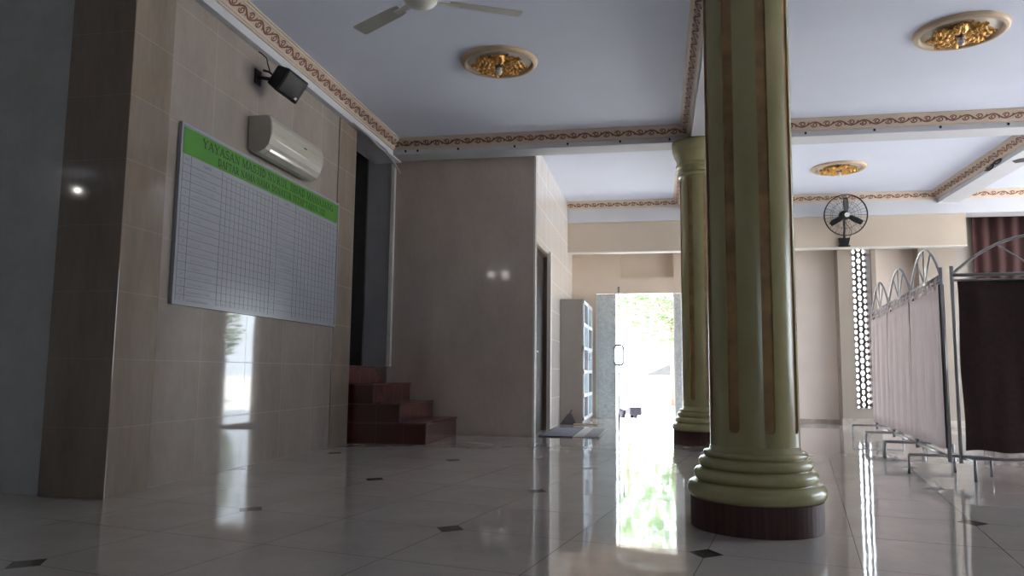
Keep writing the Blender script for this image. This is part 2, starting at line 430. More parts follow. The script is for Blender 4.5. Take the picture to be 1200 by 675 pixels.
# the open glass leaf, seen on edge
dl = thing('door_1', 'clear glass door leaf standing open beside the grey speckled panel', 'door', (-.655, 12.93, 0), -PI/2+.062)
dl['kind'] = 'structure'
MB().box(0, .88, -.006, .006, .03, 2.06).build('glass_leaf', M_glass, dl)
MB().box(.872, .890, -.009, .009, .03, 2.06).build('leaf_edge', plain('leaf_edge_green', (.20,.24,.22), .3), dl)
for z0, z1, nm in ((.0,.12,'bottom_patch'), (2.0,2.10,'top_patch')):
    MB().box(.74, .89, -.014, .014, z0, z1).build(nm, M_chrome, dl, bevel=.003)
h = MB()
loop = []
for i in range(33):
    a = 2*PI*i/32
    loop.append((.80, .075*max(-1, min(1, 1.25*cos(a))), 1.03+.155*max(-1, min(1, 1.12*sin(a)))))
h.tube(loop[:-1], .014, 8, closed=True); h.build('door_handle', M_chrome, dl)

# ------------------------------------------------------------------ columns
def make_column(label):
    t = thing('column', label, 'column')
    MB().lathe([(0,0),(.318,0),(.318,.142),(0,.142)], n=64, smooth=False).build('plinth', M_plinth, t)
    prof = [(.0,.140)]
    def torus(r, z0, z1, k=8):
        rr = (z1-z0)/2
        for i in range(k+1):
            a = -PI/2+PI*i/k; prof.append((r-rr*.8+rr*.8*cos(a), (z0+z1)/2+rr*sin(a)))
    torus(.334, .140, .222); torus(.300, .224, .285); torus(.276, .287, .338); prof.append((.250, .340)); torus(.252, .342, .372, 5)
    prof += [(.222,.374), (.216,.40), (0,.40)]
    MB().lathe(prof, n=72).build('base', M_col, t)
    # shaft with eight sunk round-ended channels
    R = .216; z0, z1, dz = .465, 2.90, .026; b = MB(); f = MB()
    NA = 8; off = math.radians(13-90); hw = .027/R*1.0
    zs = [.385, z0-.03] + [z0+.004*i for i in range(9)] + [z0+.05+(z1-z0-.1)*i/14 for i in range(15)] + [z1-.032+.004*i for i in range(9)] + [z1+.03, 2.945]
    def w_at(z):
        if z < z0 or z > z1: return 0
        q = min(z-z0, z1-z)
        return hw if q >= .027 else hw*math.sqrt(max(0, 1-(1-q/.027)**2))
    for k in range(NA):
        ac = off+k*PI/4
        A = []
        for z in zs:
            ww = w_at(z); row = []
            for s in range(-1, 2, 2): pass
            angs = [ac-PI/8+(PI/8-hw)*i/5 for i in range(6)]+[ac-ww, ac+ww]+[ac+hw+(PI/8-hw)*i/5 for i in range(6)]
            A.append([b.bm.verts.new((R*cos(a), R*sin(a), z)) for a in angs])
        for r0, r1, za, zb in zip(A, A[1:], zs, zs[1:]):
            for i in range(len(r0)-1):
                if i == 6 and w_at((za+zb)/2) > 0: continue
                try:
                    ff = b.bm.faces.new((r0[i], r0[i+1], r1[i+1], r1[i])); ff.smooth = True
                except ValueError: pass
    bmesh.ops.remove_doubles(b.bm, verts=b.bm.verts, dist=1e-5)
    b.build('shaft', M_col, t)
    for k in range(NA):
        ac = off+k*PI/4; f = MB(); zz = [z for z in zs if z0-1e-6 <= z <= z1+1e-6]; rows = []
        for z in zz:
            ww = max(w_at(z), .004); row = []
            for r, s in ((R, -1), (R-.009, -.93), (R-.010, 0), (R-.009, .93), (R, 1)):
                row.append(f.bm.verts.new((r*cos(ac+s*ww), r*sin(ac+s*ww), z)))
            rows.append(row)
        for a, c in zip(rows, rows[1:]):
            for i in range(4): f.bm.faces.new((a[i], a[i+1], c[i+1], c[i]))
        f.bm.faces.new(rows[0]); f.bm.faces.new(rows[-1][::-1])
        f.build('flute', M_flute, t)
    prof = [(.0,2.92), (.216,2.93)]
    def tor2(r, za, zb, k=6):
        rr = (zb-za)/2
        for i in range(k+1):
            a = -PI/2+PI*i/k; prof.append((r-rr*.7+rr*.7*cos(a), (za+zb)/2+rr*sin(a)))
    tor2(.240, 2.935, 2.975); prof.append((.222,2.98)); prof.append((.222,3.035))
    tor2(.258, 3.04, 3.085)
    prof += [(.240,3.09), (.250,3.13), (.266,3.165), (.276,3.18), (.276,3.205), (.286,3.21), (.296,3.25), (.300,3.30), (.300,ZB), (0,ZB)]
    MB().lathe(prof, n=72).build('capital', M_col, t)
    return t
col1 = make_column('nearest pale olive fluted round column with maroon plinth, wide in the foreground')
col1.location = (.472, 4.07, 0)
col2 = copy_tree(col1); col2.location = (.475, 8.65, 0)
col2['label'] = 'farther olive fluted column by the bright doorway, its ringed capital under the beam'

# ------------------------------------------------------------------ red steps
st = thing('staircase', 'dark red tiled steps rising left into the opening in the wall', 'stairs', (-3.2, 8.25, 0))
sp = Vector((-3.2, 8.25, 0))
def step(x0, x1, z0, z1, y0=7.63, y1=8.842):
    b = MB().box(x0-sp.x, x1-sp.x, y0-sp.y, y1-sp.y, z0, z1-.0185); o = b.build('step', M_step, st)
    MB().box(x1-sp.x, x1+.004-sp.x, y0+.002-sp.y, y1-.002-sp.y, z0+.004, z1-.018).build('riser', M_riser, o)
    MB().box(x0+.005-sp.x, x1+.016-sp.x, y0-.01-sp.y, y1-sp.y, z1-.018, z1).build('tread', M_riser, o, bevel=.004)
step(-3.20, -2.345, 0, .22); step(-3.20, -2.635, .22, .41); step(-3.20, -2.925, .41, .61); 
step(-4.55, -3.205, .0, .80, 7.56, 8.79)

# ------------------------------------------------------------------ donor board
bd = thing('donor_board', 'large white donor list board with green heading on the left wall', 'notice board', (XL, 5.82, 1.79))
def B(y, z, x=.0): return (x, y-5.82, z-1.79)
Y0, Y1, ZB0, ZB1, ZH = 4.525, 7.105, 1.185, 2.402, 2.205
MB().box(.004, .022, Y0-5.82, Y1-5.82, ZB0-1.79, ZB1-1.79).build('sheet', M_board, bd)
MB().box(.0225, .0245, Y0+.018-5.82, Y1-.018-5.82, ZH-1.79, ZB1-.014-1.79).build('header_band', M_green, bd)
e = .012
MB().box(.002,.028, Y0-e-5.82, Y0+.006-5.82, ZB0-1.79, ZB1-1.79).box(.002,.028, Y1-.006-5.82, Y1+e-5.82, ZB0-1.79, ZB1-1.79)\
    .box(.002,.028, Y0-e-5.82, Y1+e-5.82, ZB0-e-1.79, ZB0+.006-1.79).box(.002,.028, Y0-e-5.82, Y1+e-5.82, ZB1-.006-1.79, ZB1+e-1.79).build('frame', M_board, bd)
g = MB(); rowh = .0557; zt = ZH-.069
def hl(y0, y1, z, t=.0016): g.box(.0222,.0232, y0-5.82, y1-5.82, z-t-1.79, z+t-1.79)
def vl(y, z0, z1, t=.0014): g.box(.0222,.0232, y-t-5.82, y+t-5.82, z0-1.79, z1-1.79)
HALF = [(4.55, 4.645, 5.03, 5.785), (5.785, 5.88, 6.20, 7.085)]
for a, b_, c, d_ in HALF:
    for i in range(18):
        z = zt-i*rowh
        if z > ZB0+.005: hl(a, d_, z)
    hl(c, d_, zt+.033, .001)
    for y in (a, b_, c): vl(y, ZB0+.02, ZH-.004)
    for i in range(1, 13): vl(c+(d_-c)*i/12, ZB0+.02, zt+.033, .0009)
vl(5.785, ZB0+.01, ZH, .003)
g.build('table_grid', M_line, bd)
# illegible handwriting: little dashes in the name column and ticks in the month columns
q = MB(); rnd = random.Random(3)
for hi, (a, b_, c, d_) in enumerate(HALF):
    for i in range(17 if hi == 0 else 15):
        z = zt-(i+.62)*rowh; y = b_+.03; end = y+rnd.uniform(.12, .30)
        while y < min(end, c-.03):
            l = rnd.uniform(.006,.016); hh = rnd.uniform(.005,.010)
            q.box(.0222,.0230, y-5.82, y+l-5.82, z-hh-1.79, z+hh-1.79); y += l+rnd.uniform(.006,.012)
        for k in range(rnd.choice((0,3,4,5,6,8))):
            yy = c+(d_-c)*(k+.5)/12
            q.box(.0222,.0230, yy-.012-5.82, yy+.012-5.82, z-.004-1.79, z+.010-1.79)
q.build('name_entries', M_pencil, bd)['kind'] = 'stuff'
def arc_(cx, cy, rx, ry, a0, a1, n=9):
    return [(cx+rx*cos(math.radians(a0+(a1-a0)*i/n)), cy+ry*sin(math.radians(a0+(a1-a0)*i/n))) for i in range(n+1)]
TK, TN = .19, .085     # thick and thin strokes of the bold serif lettering
def srf(x, y, w=.34): return ([(x-w/2, y), (x+w/2, y)], TN)
GL = {
 'A': (.98, [([(.10,.03),(.46,.98)], TN+.02), ([(.44,.98),(.82,.03)], TK), ([(.24,.34),(.66,.34)], TN), srf(.12,.04,.30), srf(.84,.04,.34)]),
 'D': (.95, [([(.22,.0),(.22,1.)], TK), (arc_(.30,.5,.50,.46,90,-90), .16), ([(.08,.04),(.36,.04)], TN), ([(.08,.96),(.36,.96)], TN)]),
 'E': (.82, [([(.22,.0),(.22,1.)], TK), ([(.08,.04),(.72,.04),(.72,.24)], TN), ([(.08,.96),(.70,.96),(.70,.78)], TN), ([(.22,.5),(.54,.5)], TN)]),
 'F': (.78, [([(.22,.0),(.22,1.)], TK), srf(.22,.04), ([(.08,.96),(.70,.96),(.70,.76)], TN), ([(.22,.5),(.54,.5)], TN)]),
 'G': (.98, [(arc_(.50,.5,.36,.45,50,310,14), .15), ([(.76,.0),(.76,.42)], TK*.9), srf(.74,.44,.36)]),
 'H': (1.0, [([(.22,.0),(.22,1.)], TK), ([(.76,.0),(.76,1.)], TK), ([(.22,.5),(.76,.5)], TN), srf(.22,.04), srf(.22,.96), srf(.76,.04), srf(.76,.96)]),
 'I': (.46, [([(.22,.0),(.22,1.)], TK), srf(.22,.04), srf(.22,.96)]),
 'J': (.66, [([(.42,1.),(.42,.22)]+arc_(.27,.22,.15,.17,0,-150,6), .15), srf(.42,.96)]),
 'L': (.80, [([(.22,.0),(.22,1.)], TK), srf(.22,.96), ([(.08,.04),(.70,.04),(.70,.28)], TN)]),
 'M': (1.2, [([(.18,.0),(.18,1.)], TN), ([(.22,.97),(.58,.05)], TK), ([(.58,.05),(.94,.97)], TN), ([(.98,.0),(.98,1.)], TK), srf(.18,.04,.28), srf(.98,.04), srf(.16,.96,.26), srf(1.0,.96,.28)]),
 'N': (1.0, [([(.18,.0),(.18,1.)], TN), ([(.20,.97),(.80,.03)], TK), ([(.82,.0),(.82,1.)], TN), srf(.18,.04,.30), srf(.16,.96,.26), srf(.82,.96,.30)]),
 'O': (1.0, [(arc_(.48,.5,.36,.45,0,360,20), .14)]),
 'P': (.84, [([(.22,.0),(.22,1.)], TK), (arc_(.36,.72,.34,.24,90,-90), .13), ([(.08,.96),(.36,.96)], TN), ([(.22,.48),(.36,.48)], TN), srf(.22,.04)]),
 'R': (.98, [([(.22,.0),(.22,1.)], TK), (arc_(.36,.73,.32,.23,90,-90), .13), ([(.08,.96),(.36,.96)], TN), ([(.22,.5),(.36,.5)], TN), ([(.42,.5),(.80,.03)], TK), srf(.22,.04), srf(.84,.04,.22)]),
 'S': (.80, [(arc_(.40,.73,.26,.22,40,250,9)+arc_(.38,.26,.28,.22,75,-140,9), .14), ([(.64,.96),(.64,.74)], TN), ([(.10,.04),(.10,.26)], TN)]),
 'T': (.88, [([(.42,.0),(.42,1.)], TK), ([(.08,.74),(.08,.96),(.76,.96),(.76,.74)], TN), srf(.42,.04)]),
 'U': (1.0, [([(.22,1.),(.22,.30)]+arc_(.48,.30,.26,.26,180,360,8)+[(.76,1.)], .13), srf(.22,.96), srf(.76,.96,.28)]),
 'Y': (.98, [([(.12,.97),(.48,.45)], TK), ([(.84,.97),(.48,.45)], TN), ([(.48,.0),(.48,.48)], TK), srf(.14,.96,.32), srf(.84,.96,.28), srf(.48,.04)]),
 '-': (.45, [([(.08,.42),(.36,.42)], .12)]), ' ': (.42, []),
 '2': (.72, [(arc_(.34,.72,.24,.24,160,-30,8)+[(.12,.06)], .13), ([(.10,.06),(.62,.06)], .12)]),
 '0': (.72, [(arc_(.34,.5,.24,.46,0,360,18), .12)]), '1': (.50, [([(.26,.0),(.26,1.)], TK), ([(.10,.84),(.26,.96)], TN), srf(.26,.04)]),
}
def serif(s, y0, y1, z0, z1, name):
    """bold serif capitals from y0 to y1 along the wall, one mesh"""
    tot = sum(GL[c][0] for c in s); k = (y1-y0)/tot; h = z1-z0; b = MB(); cur = 0; xx = .0247
    for c in s:
        w_, st_ = GL[c]
        for pts, wd in st_:
            P_ = [Vector(((cur+x)*k, y*h)) for x, y in pts]; wd = wd*h*1.0
            for a, c2 in zip(P_, P_[1:]):
                d = (c2-a)
                if d.length < 1e-7: continue
                d.normalize(); n_ = Vector((-d.y, d.x))*wd/2; ex = d*wd*.18
                b.face([(xx, y0+p.x-5.82, z0+p.y-1.79) for p in (a-ex-n_, c2+ex-n_, c2+ex+n_, a-ex+n_)])
        cur += w_
    return b.build(name, M_letter, bd)
serif('YAYASAN MASJID NURUL JIHAD MAMAJANG', 4.76, 6.98, 2.305, 2.368, 'header_lettering')
serif('DAFTAR NAMA-NAMA DONATUR TETAP TAHUN 2012', 4.96, 6.80, 2.225, 2.280, 'subheading_lettering')
def text(s, yc, z, size, name, mat, parent, x=.0226):
    cu = D.curves.new(name, 'FONT'); cu.body = s; cu.size = size; cu.align_x = 'CENTER'; cu.align_y = 'CENTER'; cu.resolution_u = 3
    t_ = D.objects.new(name, cu); C.objects.link(t_); bpy.context.view_layer.update()
    me = D.meshes.new_from_object(t_.evaluated_get(bpy.context.evaluated_depsgraph_get())); D.objects.remove(t_); D.curves.remove(cu)
    me.name = name; me.materials.clear(); me.materials.append(mat)
    o = D.objects.new(name, me); C.objects.link(o)
    o.rotation_euler = (PI/2, 0, PI/2); o.location = (x, yc-5.82, z-1.79); o.parent = parent
    return o
for a, b_, c, d_ in HALF:
    text('NO', (a+b_)/2, ZH-.035, .030, 'column_heading', M_line, bd)
    text('NAMA', (b_+c)/2, ZH-.035, .034, 'column_heading', M_line, bd)
for hi, (a, b_, c, d_) in enumerate(HALF):
    for i in range(17):
        text(str(i+1+17*hi), (a+b_)/2, zt-(i+.5)*rowh, .030, 'row_number', M_line, bd)

# ------------------------------------------------------------------ air conditioner
ac = thing('air_conditioner', 'cream wall-mounted split air conditioner above the green-headed board', 'air conditioner', (XL, 5.86, 2.60))
prof = [(0,-.115),(0,.150),(.14,.150),(.172,.140),(.192,.10),(.200,.04),(.196,-.03),(.182,-.085),(.150,-.125),(.10,-.148),(.04,-.150)]
MB().prism(prof, 'y', -.468, .468).build('housing', M_ac_side, ac, bevel=.006)
p2 = [(.05,.1505),(.142,.154),(.176,.143),(.196,.102),(.2045,.04),(.2025,.0),(.196,-.032),(.183,-.062),(.176,-.062),(.19,.04),(.05,.10)]
MB().prism(p2, 'y', -.462, .475).build('front_panel', M_ac, ac, bevel=.004)
p3 = [(.179,-.074),(.168,-.099),(.152,-.129),(.10,-.152),(.09,-.145),(.14,-.12),(.155,-.095),(.170,-.074)]
MB().prism(p3, 'y', -.40, .475).build('air_flap', M_ac, ac, bevel=.002)
MB().box(.165,.1835,-.40,.46,-.076,-.0600).build('outlet_gap', M_black, ac)
MB().box(.2025,.2055,.09,.14,.035,.045).build('badge_glint', M_chrome, ac)
MB().box(0,.008,-.43,.43,-.12,.14).build('mounting_plate', M_black, ac)

# ------------------------------------------------------------------ loudspeaker on the left wall
ls = thing('loudspeaker', 'small black loudspeaker tilted down on the upper left wall', 'loudspeaker', (XL, 5.50, 3.10))
RT = Matrix.Translation((.20, .06, -.02)) @ Matrix.Rotation(math.radians(33), 4, 'Y') @ Matrix.Rotation(math.radians(-8), 4, 'Z')
cab = MB()
for (x0,x1,y,z) in ((-.10,.10,0,0),):
    P8 = [(-.05,-.11,-.085),(-.05,.11,-.085),(-.05,.11,.085),(-.05,-.11,.085),(.10,-.145,-.105),(.10,.145,-.105),(.10,.145,.105),(.10,-.145,.105)]
    v = [cab.bm.verts.new(RT @ Vector(p)) for p in P8]
    for qd in ((0,1,2,3),(4,5,6,7),(0,1,5,4),(1,2,6,5),(2,3,7,6),(3,0,4,7)): cab.bm.faces.new([v[i] for i in qd])
cab.build('cabinet', M_black, ls, bevel=.012)
MB().sheet(lambda u, v: RT @ Vector((.102+.012*sin(PI*u)*sin(PI*v), -.135+.27*u, -.095+.19*v)), 12, 10).build('grille', plain('speaker_grille', (.007,.007,.009), .5, bump=.3, scale=60), ls, solid=.003)
MB().box(.108,.114,.075,.10,-.075,-.055, M=RT).build('badge_glint', M_bulb, ls)  # white chip stands in for a glint on the speaker front
MB().box(0,.012,-.06,.03,-.06,.06).tube([(.01,-.015,0),(.06,0,-.005),(.13,.03,-.01)], .016).tube([(.10,-.10,.02),(.13,-.06,.02),(.15,.0,.0)], .01).build('bracket', M_black, ls)
MB().tube([(.012,-.03,.21),(.03,-.01,.20),(.06,.015,.17),(.07,.02,.12),(.09,.03,.05)], .005, 6).build('cable', M_black, ls)

# ------------------------------------------------------------------ ceiling rosettes
def make_rose(label, x, y, rz):
    t = thing('ceiling_rosette', label, 'ceiling rosette', (x, y, ZC), rz, 'round gold ceiling rosettes')
    prof = [(.286,.004),(.286,-.010),(.290,-.024),(.300,-.034),(.312,-.036),(.320,-.030),(.326,-.031),(.336,-.024),(.342,-.012),(.346,.004)]
    MB().lathe(prof, n=64).build('ring', M_ring, t)
    MB().lathe([(0,.003),(0,-.006),(.290,-.006),(.290,.003)], n=48).build('backing_plate', M_ring_in, t)
    lf = MB()
    for k in range(8):
        a0 = 2*PI*k/8
        def fn(u, v, a0=a0):
            r = .04+.215*u; vv = (v-.5)*2
            lob = (.022+.072*math.sqrt(max(0, sin(PI*min(1, u*.90+.06)))))*(1-.34*abs(sin(u*4.5*PI)))
            if u > .92: lob *= max(.15, (1-u)/.08)
            x = r-.03*abs(vv)*u; yy = vv*lob
            z = -.014-.030*(1-vv*vv)*sin(PI*min(1, .15+u*.8))-.022*abs(sin(u*4.5*PI+abs(vv)*1.5))*(.4+abs(vv))-.02*u*u*(1-abs(vv))+.012*cos(vv*9)
            return (x*cos(a0)-yy*sin(a0), x*sin(a0)+yy*cos(a0), z)
        lf.sheet(fn, 28, 14, 0, True)
        a1 = a0+PI/8
        lf.tube([((.05+.04*i)*cos(a1), (.05+.04*i)*sin(a1), -.022-.010*sin(i*1.3)) for i in range(5)], [.012,.014,.012,.010,.005], 6)
    lf.build('leaf_ornament', M_gold, t)
    MB().lathe([(0,-.004),(.05,-.006),(.050,-.03),(.034,-.04),(.030,-.06),(.0,-.06)], n=20).build('lamp_holder', plain('holder_brown', (.16,.10,.06), .4), t)
    MB().lathe([(.0,-.128),(.016,-.124),(.027,-.108),(.029,-.094),(.022,-.074),(.016,-.058),(0,-.058)], n=20).build('bulb', M_bulb, t)
    return t
make_rose('gold ceiling rosette left of the nearest column, beside the ceiling fan', -1.365, 6.42, .2)
r2 = make_rose('gold ceiling rosette near the camera, right of the nearest column', 2.40, 6.42, .5)
r3 = make_rose('farthest gold ceiling rosette, above the black wall fan', 2.385, 10.58, .1)

# ------------------------------------------------------------------ ceiling fan
cf = thing('ceiling_fan', 'off-white three-blade ceiling fan hanging left of the nearest column', 'ceiling fan', (-1.565, 4.76, ZC))
MB().lathe([(0,0),(.07,0),(.065,-.03),(.03,-.06),(.0,-.06)], n=24).build('canopy', M_offwhite, cf)
MB().tube([(0,0,-.05),(0,0,-.16)], .012, 12).build('rod', M_offwhite, cf)
MB().lathe([(0,-.15),(.06,-.15),(.105,-.175),(.118,-.20),(.118,-.24),(.10,-.265),(.07,-.285),(.03,-.297),(0,-.30)], n=32).build('motor_housing', M_offwhite, cf)
for k in range(3):
    a = math.radians(27+120*k); R_ = Matrix.Rotation(a, 4, 'Z')
    b = MB()
    Mb = R_ @ Matrix.Translation((0,0,-.235)) @ Matrix.Rotation(math.radians(9), 4, 'X')
    pts = [(.20,-.045),(.26,-.055),(.70,-.062),(.715,-.05),(.715,.05),(.70,.062),(.26,.055),(.20,.045)]
    top = [b.bm.verts.new(Mb @ Vector((x, y, .004))) for x, y in pts]; bot = [b.bm.verts.new(Mb @ Vector((x, y, -.004))) for x, y in pts]
    b.bm.faces.new(top); b.bm.faces.new(bot[::-1])
    for i in range(8): b.bm.faces.new((top[i], top[(i+1) % 8], bot[(i+1) % 8], bot[i]))
    bl = b.build('blade', M_fanblade, cf, bevel=.002)
    MB().box(.09,.27,-.022,.022,-.012,-.004, M=Mb).build('blade_arm', M_offwhite, bl)

# ------------------------------------------------------------------ wall fan
wf = thing('wall_fan', 'black caged fan on the beige hanging wall above the lattice window', 'fan', (2.80, 12.275, 2.775))
MB().box(-.085,.085,-.05,.0,-.075,-.055).prism([(-.055,-.075),(.055,-.075),(.085,.055),(-.085,.055)], 'y', -.055, -.002).build('mounting_box', M_blackm, wf, bevel=.006)
MB().tube([(0,-.04,.04),(0,-.05,.12),(0,-.08,.20),(-.01,-.11,.28),(-.02,-.13,.34)], .017, 10).build('arm', M_blackm, wf)
MB().tube([(.05,-.04,.03),(.10,-.06,.10),(.09,-.09,.17),(.03,-.12,.24),(.0,-.13,.30)], .005, 6).build('cable', M_blackm, wf)
fc = Vector((-.02, -.26, .365))
FM = Matrix.Translation(fc) @ Matrix.Rotation(math.radians(90), 4, 'X') @ Matrix.Rotation(math.radians(0), 4, 'Z')   # local z -> -y
FM = Matrix.Translation(fc) @ Matrix.Rotation(math.radians(90+8), 4, 'X')
MB().tube([FM @ Vector((0,0,z)) for z in (-.16,-.13,-.05,-.02)], [.05,.075,.075,.06], 20).build('motor', M_blackm, wf)
cg = MB(); RF = .305
def circ(r, z, t, n=48): cg.tube([FM @ Vector((r*cos(2*PI*i/n), r*sin(2*PI*i/n), z)) for i in range(n)], t, 6, closed=True)
circ(RF, .02, .0085); circ(RF, -.01, .006)
circ(.20, .075, .0022); circ(.11, .09, .0022); circ(.2, -.06, .0022)
for i in range(36):
    a = 2*PI*i/36; cg.tube([FM @ Vector((r*cos(a), r*sin(a), z)) for r, z in ((.05,.095),(.15,.085),(.25,.055),(RF,.02))], .0019, 4)
    if i % 2 == 0: cg.tube([FM @ Vector((r*cos(a), r*sin(a), z)) for r, z in ((.06,-.08),(.2,-.06),(RF,-.01))], .0019, 4)
cg.build('cage', M_blackm, wf)
for k in range(3):
    a0 = PI/2+2*PI*k/3+.03
    MB().sheet(lambda u, v, a0=a0: FM @ Vector((((.05+.21*u)*cos(a0)-(v-.5)*(.050+.05*sin(PI*u*.9)*.6)*sin(a0)), ((.05+.21*u)*sin(a0)+(v-.5)*(.050+.05*sin(PI*u*.9)*.6)*cos(a0)), .03+.03*(v-.5))), 8, 4).build('blade', M_blackm, wf, solid=.004)
MB().tube([FM @ Vector((0,0,z)) for z in (-.02,.05)], .045, 20).build('hub', M_blackm, wf)
MB().tube([FM @ Vector((0,0,z)) for z in (.09,.105)], .036, 24).build('badge_glint', M_bulb, wf)

# ------------------------------------------------------------------ cloth screens
PW = 1.215
def make_screen(label, cl_mat, tabs=True):
    ztop = 1.435 if tabs else 1.482
    t = thing('folding_screen', label, 'screen', group='arched steel cloth screens')
    r = .0135
    for x in (.0, PW): MB().tube([(x,0,.10),(x,0,1.60)], r, 10).build('post', M_steel, t)
    MB().tube([(0,0,1.53),(PW,0,1.53)], .014, 10).tube([(0,0,1.49),(PW,0,1.49)], .008, 8).build('top_rail', M_steel, t)
    MB().tube([(0,0,.14),(PW,0,.14)], .013, 10).build('bottom_rail', M_steel, t)
    arc = [(PW/2-PW/2*cos(PI*i/24), 0, 1.535+.295*(1-cos(PI*i/24)**2)) for i in range(25)]
    MB().tube(arc, .011, 10).build('arch', M_steel, t)
    for fx in (.26, .5, .74):
        a = math.acos(1-2*fx); MB().tube([(PW/2,0,1.535), (PW*fx,0,1.535+.295*sin(a)**2)], .007, 8).build('spoke', M_steel, t)
    if tabs:
        for x in (.012, PW-.012): MB().box(x-.02, x+.02, -.017, .017, .20, 1.47).build('post_cover', M_maroon, t, bevel=.006)
    for x in (.02, PW-.02):
        MB().tube([(x,-.28,.0),(x,-.28,.138),(x,-.275,.145),(x,.275,.145),(x,.28,.138),(x,.28,0)], .0115, 8).build('foot', M_steel, t)
    def fn(u, v):
        z = .195+(ztop-.195)*v; k = (1-.35*v)*(1. if tabs else .3)
        return (.035+(PW-.07)*u+.006*sin(9*v+u*20), (.038 if tabs else .012)*k*sin(u*2*PI*6.5+.5*sin(v*3+u*6))+.008*sin(u*2*PI*3.2+v*2), z+.008*sin(u*PI*6)*(1-v))
    c = MB().sheet(fn, 110, 12).build('curtain', cl_mat, t, solid=.003)
    if tabs:
        n = 10
        for i in range(n):
            u = (i+.5)/n; x = .035+(PW-.07)*u; y = fn(u, 1)[1]
            MB().tube([(x, y, 1.425), (x, y*.4+.018, 1.50), (x, 0, 1.548), (x, y*.4-.018, 1.50), (x, y, 1.425)], .009, 4).build('curtain_tab', cl_mat, c)
    return t
P0 = Vector((2.178, 6.44)); dirv = Vector((.119, .993)).normalized()
ang = math.atan2(dirv.y, dirv.x)
s1 = make_screen('pink cloth screen with arched top standing nearest in the row, beside the dark one', M_pink)
rows = [s1, copy_tree(s1), copy_tree(s1)]
labs = ['pink cloth screen with arched top standing nearest in the row, beside the dark one', 'middle pink cloth screen of the row of three', 'farthest pink cloth screen, by the pierced lattice window']
for i, (s, l) in enumerate(zip(rows, labs)):
    p = P0+dirv*(.04+i*(PW+.035)); s.location = (p.x, p.y, 0); s.rotation_euler = (0,0,ang); s['label'] = l
s4 = make_screen('dark maroon cloth screen turned to face the camera at the right edge', M_maroon, False)
s4.location = (2.238, 6.41, 0); s4.rotation_euler = (0,0,-.10)
for s in rows+[s4]: del s['group']
# wider dark screen: stretch is real size, the front leaf is a little longer
# ------------------------------------------------------------------ dark red drape at the far right
MB_d = MB().sheet(lambda u, v: (4.745+3.2*u, 12.68+.022*sin(u*2*PI*16+.4*sin(v*4))+.012*sin(u*2*PI*5), .03+3.22*v), 220, 6)
tag(MB_d.build('curtain', M_redcurt, solid=.004), 'dark red full-height drape behind the maroon screen at far right', 'curtain')

# ------------------------------------------------------------------ locker, mats, dustpan, stick
lk = thing('shoe_cabinet', 'tall grey cabinet with pale blue glass doors left of the bright doorway', 'cabinet', (-1.43, 11.3, 0))
W, DP, HH = .335, 1.5, 1.835
c = MB()
c.box(.004, W, 0, .02, 0, HH).box(.004, W, DP-.02, DP, 0, HH).box(.006, W-.002, .0205, DP-.0205, HH-.022, HH-.002).box(.006, W-.002, .0205, DP-.0205, .002, .07).box(.006, .02, .0205, DP-.0205, .071, HH-.023)
c.build('carcass', M_locker, lk)
for z in (.41, .76, 1.11, 1.46): MB().box(.026, W-.03, .021, DP-.021, z, z+.016).build('shelf', M_lockerw, lk)
for k in range(2):
    y0 = .006+k*(DP/2); y1 = y0+DP/2-.012; f = MB()
    f.box(W, W+.022, y0, y0+.05, .05, HH).box(W, W+.022, y1-.05, y1, .05, HH)
    for z in (.05, .39, .74, 1.09, 1.44, HH-.06): f.box(W, W+.022, y0, y1, z, z+.05)
    dr = f.build('door', M_lockerw, lk)
    for i, z in enumerate((.10, .44, .79, 1.14, 1.49)):
        MB().box(W+.006, W+.012, y0+.05, y1-.05, z, z+.30).build('pane', M_darkglass if (i+k) % 2 == 0 else M_frost, dr)
    MB().tube([(W+.022, y1-.03 if k == 0 else y0+.03, .95),(W+.045, y1-.03 if k == 0 else y0+.03, .96),(W+.045, y1-.03 if k == 0 else y0+.03, 1.04),(W+.022, y1-.03 if k == 0 else y0+.03, 1.05)], .006).build('handle', M_chrome, dr)

def mat_thing(label, x0, x1, y0, y1, mm, patch=None):
    t = thing('door_mat', label, 'mat', ((x0+x1)/2, (y0+y1)/2, 0)); cx, cy = (x0+x1)/2, (y0+y1)/2
    MB().box(x0-cx, x1-cx, y0-cy, y1-cy, .001, .009).build('pile', mm, t, bevel=.002)
    MB().box(x0-cx-.012, x0-cx, y0-cy-.012, y1-cy+.012, .001, .012).box(x1-cx, x1-cx+.012, y0-cy-.012, y1-cy+.012, .001, .012).box(x0-cx, x1-cx, y0-cy-.012, y0-cy, .001, .012).box(x0-cx, x1-cx, y1-cy, y1-cy+.012, .001, .012).build('border', M_mat_edge if not patch else M_mat_pale, t)
    if patch: MB().box(patch[0]-cx, patch[1]-cx, y0+.02-cy, y1-.02-cy, .0092, .0102).build('dark_patch', M_mat_grey, t)
mat_thing('blue-grey doormat on the floor in front of the dark side door', -1.375, -1.0, 9.0, 10.48, M_mat_blue)
mat_thing('pale doormat with a dark right half, lying beside the blue-grey mat', -.975, -.69, 9.0, 10.42, M_mat_pale, (-.86, -.70))

